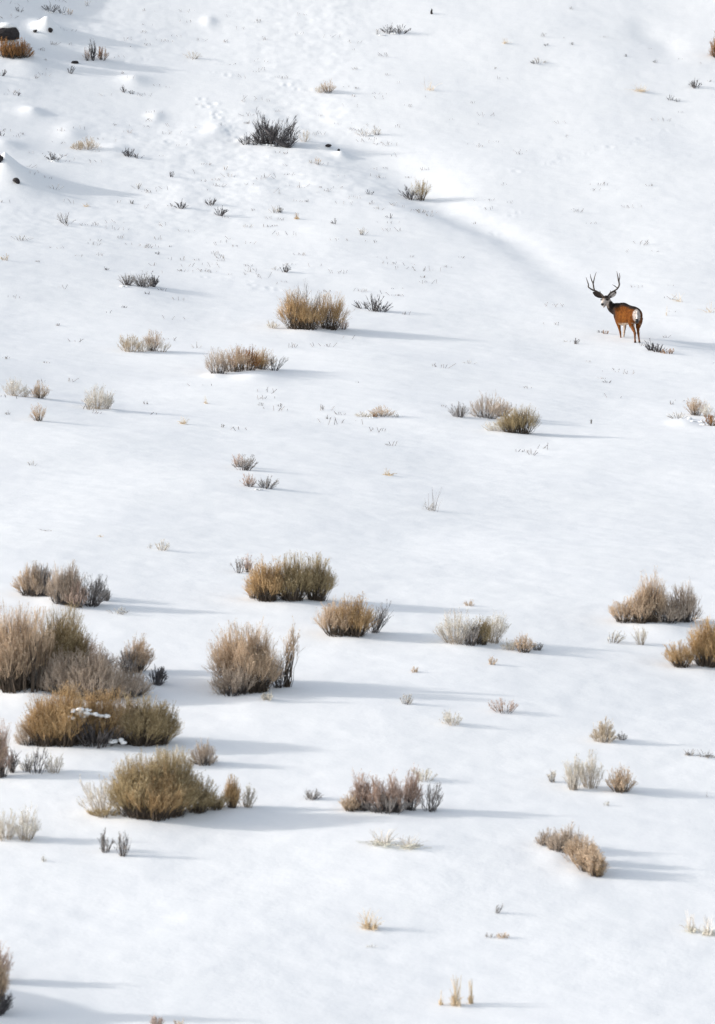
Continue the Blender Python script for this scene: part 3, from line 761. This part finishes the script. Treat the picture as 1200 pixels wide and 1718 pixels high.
def streak_stand_in(root, org, rng):
    """leaning branch added in place of a blurred dark streak over the sagebrush"""
    a = hit(490, 252); s = mppx(a); bm = bmesh.new()
    ax, az = a.x - org.x, a.z - org.z
    pts = [(ax + 3 * s, -.05, az - .1, .09), (ax - 8 * s, -.12, az + 7 * s, .10), (ax - 24 * s, -.12, az + 19 * s, .085), (ax - 38 * s, -.05, az + 31 * s, .06), (ax - 50 * s, .05, az + 44 * s, .03)]
    ring_loft(bm, spline(pts, 4), 9); bmesh.ops.recalc_face_normals(bm, faces=bm.faces)
    me = bpy.data.meshes.new('streak_branch'); bm.to_mesh(me); bm.free(); me.materials.append(M['dark'])
    me.polygons.foreach_set('use_smooth', np.full(len(me.polygons), True))
    o = bpy.data.objects.new('streak_branch', me); C.objects.link(o); o.parent = root  # branch shape stands in for the blurred dark streak
shrub(SG, 'large blackish sagebrush with an added branch for a blurred dark streak at the head of the gully', [(447, 240, 40, 56, 'darkdome', -.25), (464, 244, 52, 50, 'darkdome', .45), (452, 242, 60, 40, 'darkdome', .1), (440, 242, 44, 28, 'sage'), (482, 247, 30, 38, 'dark', .3)], GS, snow=[(452, 244, 14, 6), (438, 243, 12, 5)], extra=streak_stand_in, dens=1.3)
shrub(SG, 'small black gnarled sagebrush just left of the large blackish one', [(414, 243, 26, 22, 'dark', -.2), (428, 243, 16, 16, 'dark', .3)], GS, snow=[(420, 243, 9, 4)])
shrub(SC, 'small pale upright shrub right of the large blackish sagebrush', [(511, 238, 24, 22, 'pale')], GP)
shrub(SC, 'low pale frosted shrub above the gully head hump', [(612, 228, 40, 15, 'frost'), (632, 227, 18, 20, 'frost')], GP, snow=[(620, 228, 12, 4)])
shrub(SC, 'small tan frosted shrub in the gully shade', [(533, 276, 16, 14, 'tan'), (522, 274, 14, 9, 'frost')], GP)
shrub(D, 'spiky olive grey shrub standing in the gully', [(706, 336, 40, 38, 'olive'), (688, 335, 36, 24, 'dark', -.4)], GB)
shrub(SC, 'small grey frosted sprig on the gully lip left of the spiky shrub', [(621, 327, 18, 10, 'sage')], GP)
shrub(SC, 'long low frosted sprigs on the gully lip under the spiky shrub', [(705, 357, 20, 9, 'frost'), (720, 363, 20, 7, 'frost')], GP)
shrub(SC, 'low frosted mat of twigs between tufts left of the gully lip', [(636, 352, 28, 9, 'frost'), (655, 366, 22, 8, 'sage')], GP)
shrub(SG, 'small dark sagebrush left of the pair on the mid left rise', [(304, 350, 32, 14, 'dark')], GS)
shrub(SG, 'grey feathery sagebrush, upper of the close pair on the mid left rise', [(354, 344, 30, 15, 'sage')], GS)
shrub(SG, 'darker sagebrush, lower of the close pair on the mid left rise', [(368, 362, 28, 18, 'dark', .2)], GS)
shrub(SG, 'tiny dark sprig above the three sagebrushes of the mid left rise', [(287, 297, 15, 11, 'dark')], GS)
shrub(SC, 'pale sprig with dark twigs left of the tiny dark sprig', [(232, 317, 26, 13, 'frost')], GP)
shrub(SC, 'small grey frosted sprig by itself above the mid slope tracks', [(378, 286, 18, 9, 'frost')], GP)
shrub(SC, 'open grey fan shaped shrub low on the left below the big mound', [(110, 375, 40, 20, 'sparse')], GP)
shrub(SC, 'long low pale mat below the big left mound', [(92, 317, 38, 8, 'frost')], GP)
straws('grass_tuft', 'short tan tuft between the fan shaped shrub and the mid left rise', [(145, 347, 14, 11, 12)], GG)
shrub('twig', 'small grey sprig left of the dark sagebrush on the mid left rise', [(222, 342, 15, 8, 'sage')], GT, 'twig')
straws('grass_tuft', 'short bright orange tuft among frosted clods in the middle', [(498, 368, 9, 14, 22)], GG, 'ochre')
shrub(SC, 'grey frosted shrub left of the bright orange tuft', [(462, 357, 28, 14, 'frost'), (470, 357, 12, 12, 'sage')], GP)
shrub(SC, 'pale frosted shrub below the gully lip', [(607, 394, 27, 15, 'frost')], GP)
shrub(SC, 'small frosted sprig right of the bright orange tuft', [(562, 376, 20, 10, 'sage')], GP)
shrub(SC, 'low frosted sprig just below the orange tuft row, at its left', [(415, 382, 24, 8, 'frost')], GP)
shrub(SC, 'low pale plant near the left edge above the round cream tuft', [(35, 403, 48, 9, 'frost')], GP)
shrub(SC, 'round cream tuft at the left edge casting a short shadow', [(10, 437, 20, 14, 'paledome')], GP)
shrub(SG, 'wide low brush shaped grey shrub in the left middle', [(215, 479, 36, 22, 'grey'), (240, 481, 44, 25, 'grey'), (256, 481, 26, 22, 'dark')], GS, snow=[(206, 481, 18, 6)], dens=1.6)
shrub(SG, 'small feathery grey sagebrush above the big orange shrub', [(478, 457, 26, 14, 'sage'), (462, 453, 18, 8, 'frost')], GS)
shrub('twig', 'tiny dark sprig left above the wide brush shaped shrub', [(178, 453, 12, 6, 'dark')], GT, 'twig')
shrub('twig', 'tiny dark sprig right above the wide brush shaped shrub', [(263, 427, 12, 7, 'dark')], GT, 'twig')
shrub('twig', 'tiny dark sprig right below the wide brush shaped shrub', [(248, 493, 14, 5, 'dark')], GT, 'twig')
shrub('twig', 'tiny dark sprig lower left of the wide brush shaped shrub', [(208, 516, 15, 4, 'dark')], GT, 'twig')
shrub(D, 'large orange tan shrub with two lobes in the upper middle', [(497, 552, 66, 66, 'ochre'), (552, 552, 66, 64, 'ochre'), (520, 553, 60, 48, 'ochre'), (512, 548, 90, 76, 'sparse'), (456, 551, 28, 14, 'pale'), (575, 553, 26, 20, 'rose')], GB, dens=1.5)
shrub(SG, 'dark bare fan shaped sagebrush right of the big orange shrub', [(628, 522, 44, 32, 'sage'), (640, 523, 40, 20, 'dark', .4), (610, 518, 32, 18, 'sage', -.4)], GS, dens=.8)
shrub(SC, 'wide pale shrub with a rusty top, left of the orange topped mound shrub', [(218, 590, 46, 36, 'paledome'), (238, 590, 40, 26, 'pale'), (256, 589, 40, 38, 'tan'), (272, 591, 30, 22, 'sparsepale', .4)], GP, dens=1.3)
shrub(D, 'broad orange topped shrub over its own snow mound', [(366, 626, 52, 46, 'mauve'), (392, 624, 64, 46, 'tan'), (412, 621, 60, 44, 'russet'), (436, 619, 56, 38, 'ochre'), (460, 622, 50, 28, 'sparse', .4)], GB, dens=1.5)
shrub(SC, 'tiny pale sprig left of the broad orange topped shrub', [(330, 584, 22, 10, 'frost')], GP)
shrub(SC, 'pale cream shrub at the left edge of the middle slope', [(22, 664, 42, 32, 'pale'), (40, 666, 24, 22, 'sparsepale')], GP, dens=1.5)
shrub(D, 'round tan shrub right beside the pale cream one at the left edge', [(67, 668, 38, 28, 'tan')], GB, dens=1.6)
shrub(D, 'small tan shrub standing alone below the round tan one', [(66, 706, 34, 30, 'tan')], GB)
shrub(D, 'upright cream shrub with a long thin shadow at the left', [(162, 686, 46, 44, 'pale'), (178, 686, 22, 34, 'pale', .2), (148, 687, 26, 22, 'sparsepale')], GB, dens=1.5)
straws('grass_tuft', 'short straw tuft with a brown foot in the left middle', [(307, 712, 15, 20, 16)], GG)
straws('grass_tuft', 'thin faint straw tuft above the short brown footed one', [(346, 678, 10, 19, 6)], GG)
for px, py, lab in [(245, 679, 'tiny grey sprig left of the thin faint straw tuft'), (372, 717, 'tiny grey sprig right of the short brown footed tuft'), (470, 682, 'tiny grey sprig below the broad orange topped shrub'), (437, 681, 'tiny pale sprig under the foot of the broad orange topped shrub'), (14, 696, 'tiny pale sprig left of the small tan shrub'), (551, 703, 'tiny sprig left of the flat tan mat')]:
    shrub('twig', lab, [(px, py, 12, 7, 'sparse')], GT, 'twig')
shrub(SC, 'flat tan mat with a red spot in the middle', [(640, 699, 52, 18, 'tan'), (610, 700, 36, 11, 'pale'), (668, 700, 30, 8, 'frost'), (629, 700, 7, 7, 'russet')], GP, dens=1.5, snow=[(624, 701, 14, 5)])
shrub(D, 'grey tan shrub with two humps behind the olive one at the right', [(770, 700, 42, 26, 'grey'), (816, 701, 66, 44, 'mauve'), (842, 700, 40, 32, 'tan')], GB, dens=1.5)
shrub(D, 'olive gold shrub casting a long diagonal shadow at the right', [(877, 727, 62, 50, 'olive'), (857, 726, 50, 40, 'olive'), (832, 723, 44, 18, 'pale', -.3)], GB, dens=1.8)
shrub(D, 'tan and russet shrub with snow pads at the right edge', [(1168, 697, 40, 33, 'tan'), (1193, 714, 30, 22, 'russet'), (1138, 702, 42, 13, 'frost'), (1186, 700, 24, 26, 'pale')], GB, dens=1.4, snow=[(1152, 703, 20, 7), (1170, 708, 26, 8), (1186, 713, 18, 6)])
shrub(SG, 'small grey brown shrub leaning right, upper of the mid left pair', [(410, 789, 46, 28, 'grey', .25), (400, 784, 26, 24, 'rose')], GS, dens=1.3)
shrub(SG, 'double clump grey brown shrub, lower of the mid left pair', [(418, 817, 28, 24, 'rose'), (447, 820, 40, 22, 'grey', .2)], GS, dens=1.3, snow=[(430, 822, 18, 5)])
straws('grass_tuft', 'short straw tuft with small shadow in the open middle', [(650, 798, 18, 17, 18)], GG)
straws('grass_tuft', 'tall very thin grey stalks right of the middle straw tuft', [(722, 857, 34, 48, 9)], GG, 'grey')
shrub(SC, 'tiny pale frosted sprig low at the left, left of the leaning pair', [(54, 781, 24, 10, 'frost')], GP)
shrub(SC, 'pale frosted sprig on the open slope left above the olive gold shrub', [(788, 610, 26, 8, 'frost')], GP)
shrub(SC, 'low grey sprig on the rise left of the deer', [(966, 577, 24, 9, 'sage'), (952, 574, 16, 5, 'frost')], GP)
shrub(SC, 'small rusty sprig right in front of the deer on the gully edge', [(1016, 560, 14, 9, 'russet'), (1006, 558, 16, 5, 'dark')], GP)
shrub(SG, 'dark low sagebrush on the gully edge just right of the deer', [(1094, 588, 20, 19, 'dark', -.3), (1105, 591, 30, 16, 'sage'), (1122, 594, 28, 12, 'russet')], GS, dens=1.3)
shrub('twig', 'low grey sprig in the open snow below the deer', [(1018, 642, 17, 6, 'sage')], GT, 'twig')
shrub('twig', 'thin curled stem in the snow between the olive gold shrub and the right edge', [(992, 711, 10, 9, 'sparse')], GT, 'twig')
straws('grass_tuft', 'faint stalks in the bright hollow right above the deer', [(1140, 506, 26, 24, 7)], GG)
straws('grass_tuft', 'single faint stalk in the bright hollow next to the deer', [(1119, 530, 5, 24, 2)], GG)
straws('grass_tuft', 'faint stalks in the bright hollow at the right edge', [(1190, 524, 18, 26, 6)], GG)

# lower half
shrub(SC, 'pale frosted shrub alone above the left cluster', [(273, 924, 32, 20, 'sparsepale'), (252, 920, 12, 8, 'frost')], GP)
straws('grass_tuft', 'tiny grass sprig left of the pale frosted shrub above the left cluster', [(168, 901, 8, 12, 6)], GG)
straws('grass_tuft', 'tiny grey grass sprig near the left edge, above the left cluster', [(78, 891, 16, 10, 6)], GG, 'grey')
shrub(D, 'bushy grey tan shrub, uppermost at the left of the left cluster', [(50, 1000, 58, 50, 'tan'), (64, 1000, 60, 56, 'mauve'), (80, 1000, 40, 54, 'sparse')], GB, dens=1.7)
shrub(D, 'tall grey shrub right behind the cluster, with a dark right wing', [(104, 1012, 50, 66, 'mauve', -.1), (120, 1014, 48, 74, 'mauve'), (152, 1018, 56, 54, 'grey', .2), (128, 1020, 46, 44, 'rose'), (178, 1010, 18, 26, 'sparse')], GB, dens=1.5)
shrub(SC, 'thin frosted sprigs at the foot of the dark winged grey shrub', [(198, 1031, 44, 12, 'frost')], GP)
shrub(SC, 'thin grey pink shrub left of the largest middle ochre shrub', [(400, 962, 28, 30, 'sparse'), (414, 960, 26, 30, 'rose')], GP)
shrub(D, 'largest middle ochre shrub with black stems over a crisp snow line', [(448, 1008, 76, 72, 'ochre'), (490, 1008, 80, 76, 'olive'), (530, 1007, 70, 74, 'olive'), (428, 1004, 40, 34, 'tan')], GB, dens=1.5)
shrub(D, 'tan gold shrub just below the right end of the largest middle one', [(565, 1067, 80, 62, 'tan'), (596, 1067, 76, 66, 'ochre'), (628, 1062, 40, 50, 'sparse', .4)], GB, dens=1.5)
shrub(D, 'tall tan shrub with a separate narrow spire on its right', [(398, 1150, 92, 98, 'tan', -.1), (432, 1160, 80, 104, 'tan'), (418, 1162, 60, 112, 'stems'), (480, 1154, 26, 106, 'stems', .1), (468, 1156, 34, 60, 'sparse'), (392, 1166, 84, 56, 'mauve')], GB, dens=1.4)
shrub(SC, 'tiny pale mat at the foot of the tall tan shrub with the spire', [(450, 1176, 30, 18, 'pale')], GP)
shrub(D, 'tall tan shrub with bare dark lower stems at the left edge of the cluster', [(24, 1156, 120, 138, 'tan'), (-20, 1156, 70, 120, 'tan'), (90, 1146, 100, 124, 'olive', .2), (40, 1156, 130, 128, 'stems'), (60, 1156, 60, 44, 'grey')], GB, dens=1.25, snow=[(26, 1150, 20, 18)])
shrub(D, 'grey mauve shrub with a rusty top in the middle of the left cluster', [(130, 1140, 110, 76, 'rose'), (108, 1166, 90, 76, 'mauve'), (160, 1172, 120, 84, 'mauve'), (212, 1168, 90, 50, 'mauve')], GB, dens=1.8)
shrub(D, 'grey tan shrub leaning right at the right of the left cluster', [(228, 1128, 52, 60, 'tan', .15), (216, 1130, 50, 44, 'grey', .1)], GB, dens=1.6)
shrub(SG, 'small dark tuft at the right foot of the left cluster', [(262, 1149, 34, 36, 'dark', .2)], GS, dens=1.3)
shrub(D, 'bright ochre shrub holding white snow lumps over a black hollow, lower left', [(78, 1250, 84, 84, 'ochre'), (110, 1250, 90, 98, 'ochre'), (170, 1244, 120, 84, 'ochre'), (160, 1251, 130, 52, 'sage'), (50, 1250, 46, 44, 'mauve', -.3)], GB, dens=1.4,
      snow=[(138, 1252, 30, 12, 56, .5), (152, 1252, 22, 10, 52, .5), (116, 1252, 22, 9, 44, .5), (172, 1252, 22, 9, 48, .5), (196, 1253, 24, 10, 7, .5)])
shrub(D, 'olive gold shrub adjoining the snow laden ochre one on its right', [(236, 1250, 96, 80, 'olive'), (262, 1250, 76, 72, 'olive', .1), (210, 1249, 60, 78, 'tan')], GB, dens=1.6)
shrub(D, 'round grey tan shrub behind the right end of the large olive shrub', [(342, 1285, 48, 42, 'mauve')], GB, dens=1.6)
shrub(SC, 'pale hazy shrub behind the middle of the large olive shrub', [(285, 1284, 70, 34, 'pale')], GP)
shrub(D, 'large round olive shrub with a pale feathery left wing, lower left', [(235, 1370, 110, 100, 'olive'), (282, 1369, 110, 106, 'olive'), (258, 1370, 120, 84, 'ochre'), (170, 1368, 66, 62, 'sparsepale', -.3), (175, 1371, 60, 16, 'olive'), (330, 1362, 60, 54, 'olive', .2)], GB, dens=1.5)
shrub(D, 'small golden spire shrub with a pale side, right of the large olive one', [(389, 1356, 28, 54, 'ochre'), (414, 1356, 34, 38, 'sparsepale', .2), (360, 1359, 50, 30, 'olive')], GB, dens=1.6)
shrub(D, 'tall grey brown shrub cut by the left edge under the cluster', [(2, 1305, 30, 95, 'rose'), (-14, 1305, 40, 90, 'tan'), (22, 1298, 20, 50, 'sparse')], GB, dens=1.3)
shrub(SG, 'sparse bare twigs between the left edge and the large olive shrub', [(62, 1297, 50, 52, 'sparse', .2), (90, 1299, 36, 40, 'sparsepale', .1), (45, 1294, 40, 30, 'frost')], GS)
shrub(D, 'pale feathery upright shrub cut by the lower left edge', [(8, 1410, 54, 54, 'pale'), (42, 1410, 46, 56, 'pale', .1)], GB, dens=1.0)
shrub(SC, 'two bare grey pink sprigs side by side below the large olive shrub', [(177, 1432, 30, 42, 'sparse'), (207, 1437, 34, 42, 'sparse')], GP)
shrub('twig', 'tiny pale sprig left below the two bare grey pink sprigs', [(73, 1449, 16, 9, 'frost')], GT, 'twig')
shrub(D, 'rosy brown shrub of separate upright plumes in the lower middle', [(612, 1362, 40, 66, 'rose', -.15), (638, 1363, 30, 62, 'rose', -.1), (664, 1363, 34, 68, 'rose', -.1), (688, 1361, 34, 70, 'rose', .1), (722, 1362, 42, 54, 'sparse', .15), (590, 1360, 44, 30, 'tan'), (650, 1363, 90, 30, 'grey')], GB, dens=1.7)
shrub(SC, 'pale mat behind the right end of the rosy plume shrub', [(712, 1312, 52, 22, 'pale')], GP)
shrub(SC, 'low grey frosted shrub left of the rosy plume shrub', [(522, 1341, 38, 18, 'grey', .2)], GP)
straws('grass_tuft', 'left one of the two pale green tufts under the rosy plume shrub', [(642, 1420, 40, 36, 34)], GG, 'pale')
straws('grass_tuft', 'right one of the two pale green tufts under the rosy plume shrub', [(686, 1423, 40, 32, 34)], GG, 'pale')
shrub(D, 'rounded grey brown and tan shrub with three humps at the right', [(1048, 1045, 60, 42, 'tan'), (1075, 1045, 56, 50, 'tan'), (1094, 1044, 58, 84, 'tan'), (1120, 1044, 50, 44, 'mauve'), (1147, 1043, 62, 66, 'mauve')], GB, dens=1.7)
shrub(SC, 'pale sprig in front of the three humped shrub', [(1076, 1082, 34, 34, 'sparsepale')], GP)
shrub(SC, 'long low frosted twigs left of the pale sprig before the three humped shrub', [(1025, 1078, 60, 22, 'frost')], GP)
shrub(D, 'bright ochre shrub cut by the right edge', [(1188, 1118, 80, 76, 'ochre'), (1145, 1119, 54, 42, 'ochre', -.2), (1215, 1118, 60, 74, 'ochre')], GB, dens=1.7)
shrub(D, 'pale shrub with one olive tuft inside it, right of centre', [(765, 1081, 74, 58, 'pale'), (808, 1081, 40, 50, 'olive'), (828, 1079, 48, 56, 'pale', .15), (790, 1082, 60, 40, 'grey')], GB, dens=1.2)
shrub(D, 'small tan shrub right below the pale one with the olive tuft', [(878, 1095, 42, 32, 'tan'), (856, 1092, 34, 20, 'pale', -.2), (902, 1092, 24, 16, 'grey')], GB, dens=1.2)
shrub(SC, 'tiny tan tuft left below the small tan shrub', [(825, 1115, 20, 14, 'tan')], GP)
shrub(SC, 'tiny tan tuft behind the pale shrub with the olive tuft', [(788, 1018, 24, 12, 'tan')], GP)
shrub(SC, 'tiny grey tuft in the snow left of the pale shrub with the olive tuft', [(697, 1130, 22, 10, 'tan')], GP)
shrub(SC, 'sparse faint twigs between the tall tan shrub and the pale sprigs', [(680, 1182, 30, 22, 'frost')], GP)
shrub(SC, 'pale pinkish sprig, right one above the small round tan shrub', [(846, 1197, 54, 28, 'rose')], GP, dens=.7)
shrub(SC, 'hazy pale sprig left below the pinkish one', [(758, 1217, 42, 28, 'pale')], GP, dens=.9)
shrub(D, 'small round tan shrub on a thin foot at the right', [(1014, 1245, 44, 42, 'paledome')], GB, dens=1.1)
shrub(SC, 'tiny grey tuft touching the small round tan shrub', [(1044, 1243, 26, 14, 'grey')], GP)
straws('grass_tuft', 'left grey grass sprig of the pair at the right edge', [(1158, 1267, 18, 18, 18)], GG, 'grey')
straws('grass_tuft', 'right grey grass sprig of the pair at the right edge', [(1185, 1273, 20, 20, 18)], GG, 'grey')
shrub(D, 'tall pale shrub, left of the pale tan pair at the lower right', [(990, 1323, 46, 62, 'pale'), (962, 1325, 34, 60, 'pale')], GB, dens=1.1)
shrub(D, 'round tan shrub, right of the pale tan pair at the lower right', [(1042, 1329, 52, 42, 'tan')], GB, dens=1.3)
shrub(SC, 'faint pale sprig left of the tall pale shrub', [(928, 1312, 22, 26, 'frost')], GP)
straws('grass_tuft', 'single dark upright stem near the right edge', [(1187, 1338, 4, 20, 2)], GG, 'grey')
shrub('twig', 'tiny stem in the snow under the pale tan pair', [(1018, 1352, 14, 10, 'frost')], GT, 'twig')
shrub(D, 'diagonal shrub of grey tan and rusty humps over snow pads, lower right', [(920, 1420, 44, 28, 'mauve'), (955, 1428, 50, 44, 'mauve'), (940, 1430, 50, 34, 'mauve'), (975, 1450, 60, 46, 'tan'), (988, 1462, 54, 46, 'tan'), (1000, 1470, 40, 44, 'tan'), (1002, 1472, 26, 26, 'ochre')], GB, dens=1.6)
straws('grass_tuft', 'straw tuft with a brown foot in the lower middle', [(620, 1560, 32, 42, 30)], GG)
straws('grass_tuft', 'tall pale straw stalks in three bunches at the bottom', [(765, 1688, 20, 62, 22), (740, 1688, 10, 36, 8), (790, 1688, 10, 54, 12)], GG)
straws('grass_tuft', 'pale straw bunch cut by the lower right edge', [(1160, 1566, 24, 46, 16), (1188, 1570, 28, 44, 24)], GG, 'pale')
shrub(SC, 'low dark flat sprig in the lower right snow', [(845, 1577, 30, 9, 'tan'), (822, 1575, 20, 7, 'grey')], GP)
shrub('twig', 'thin forked twig above the low dark flat sprig', [(832, 1532, 20, 14, 'sparse', .5)], GT, 'twig')
shrub('twig', 'tiny sprig below the brown footed straw tuft in the lower middle', [(624, 1592, 18, 5, 'frost')], GT, 'twig')
shrub(D, 'rusty tan shrub cut by the left edge near the bottom', [(-8, 1650, 54, 62, 'rose', .1), (-14, 1700, 50, 110, 'tan')], GB, dens=1.4)
shrub(SG, 'dark wiry shrub cut by the left edge above the blue shadow', [(-10, 1704, 50, 44, 'dark', .5)], GS, dens=1.3)
shrub(SC, 'tan twig tips rising from the bottom edge in the blue shadow', [(262, 1722, 22, 20, 'rose'), (300, 1724, 26, 12, 'tan')], GP)

# ------------------------------------------------------------------ countless tiny stem tips
rng = np.random.RandomState(5)
sa = Acc()
pts = []
while len(pts) < 400:
    y = rng.uniform(112, 150) if rng.rand() < .88 else rng.uniform(82, 112)
    x = rng.uniform(-1.1, 1.1) * y * 600 / FPX
    dd = noise(np.array([x / 3.0 + 50]), np.array([y / 4.0]))[0]
    if y > 112 and x > 2 and rng.rand() < .75: continue
    if rng.rand() < .55 + dd: pts.append((x, y))
pts = np.array(pts); g = height(pts[:, 0], pts[:, 1])
for (x, y), z in zip(pts, g):
    n = rng.randint(3, 10); h = rng.uniform(.03, .13); w = rng.uniform(.03, .22)
    a = np.stack([x + rng.normal(0, w, n), y + rng.normal(0, w, n), np.full(n, z - .05)], 1)
    c = a + np.stack([rng.normal(0, h * .7, n), rng.normal(0, h * .7, n), .05 + h * rng.uniform(.3, 1, n)], 1)
    v, f = tubes(bez(a, (a + c) / 2, c, 3), np.full((n, 3), .0062), rng); sa.add(v, f)
o = sa.obj('stem_tips', M['grey'], None); o['label'] = 'scattered tiny dry stem tips poking through the snow'; o['category'] = 'dry grass'
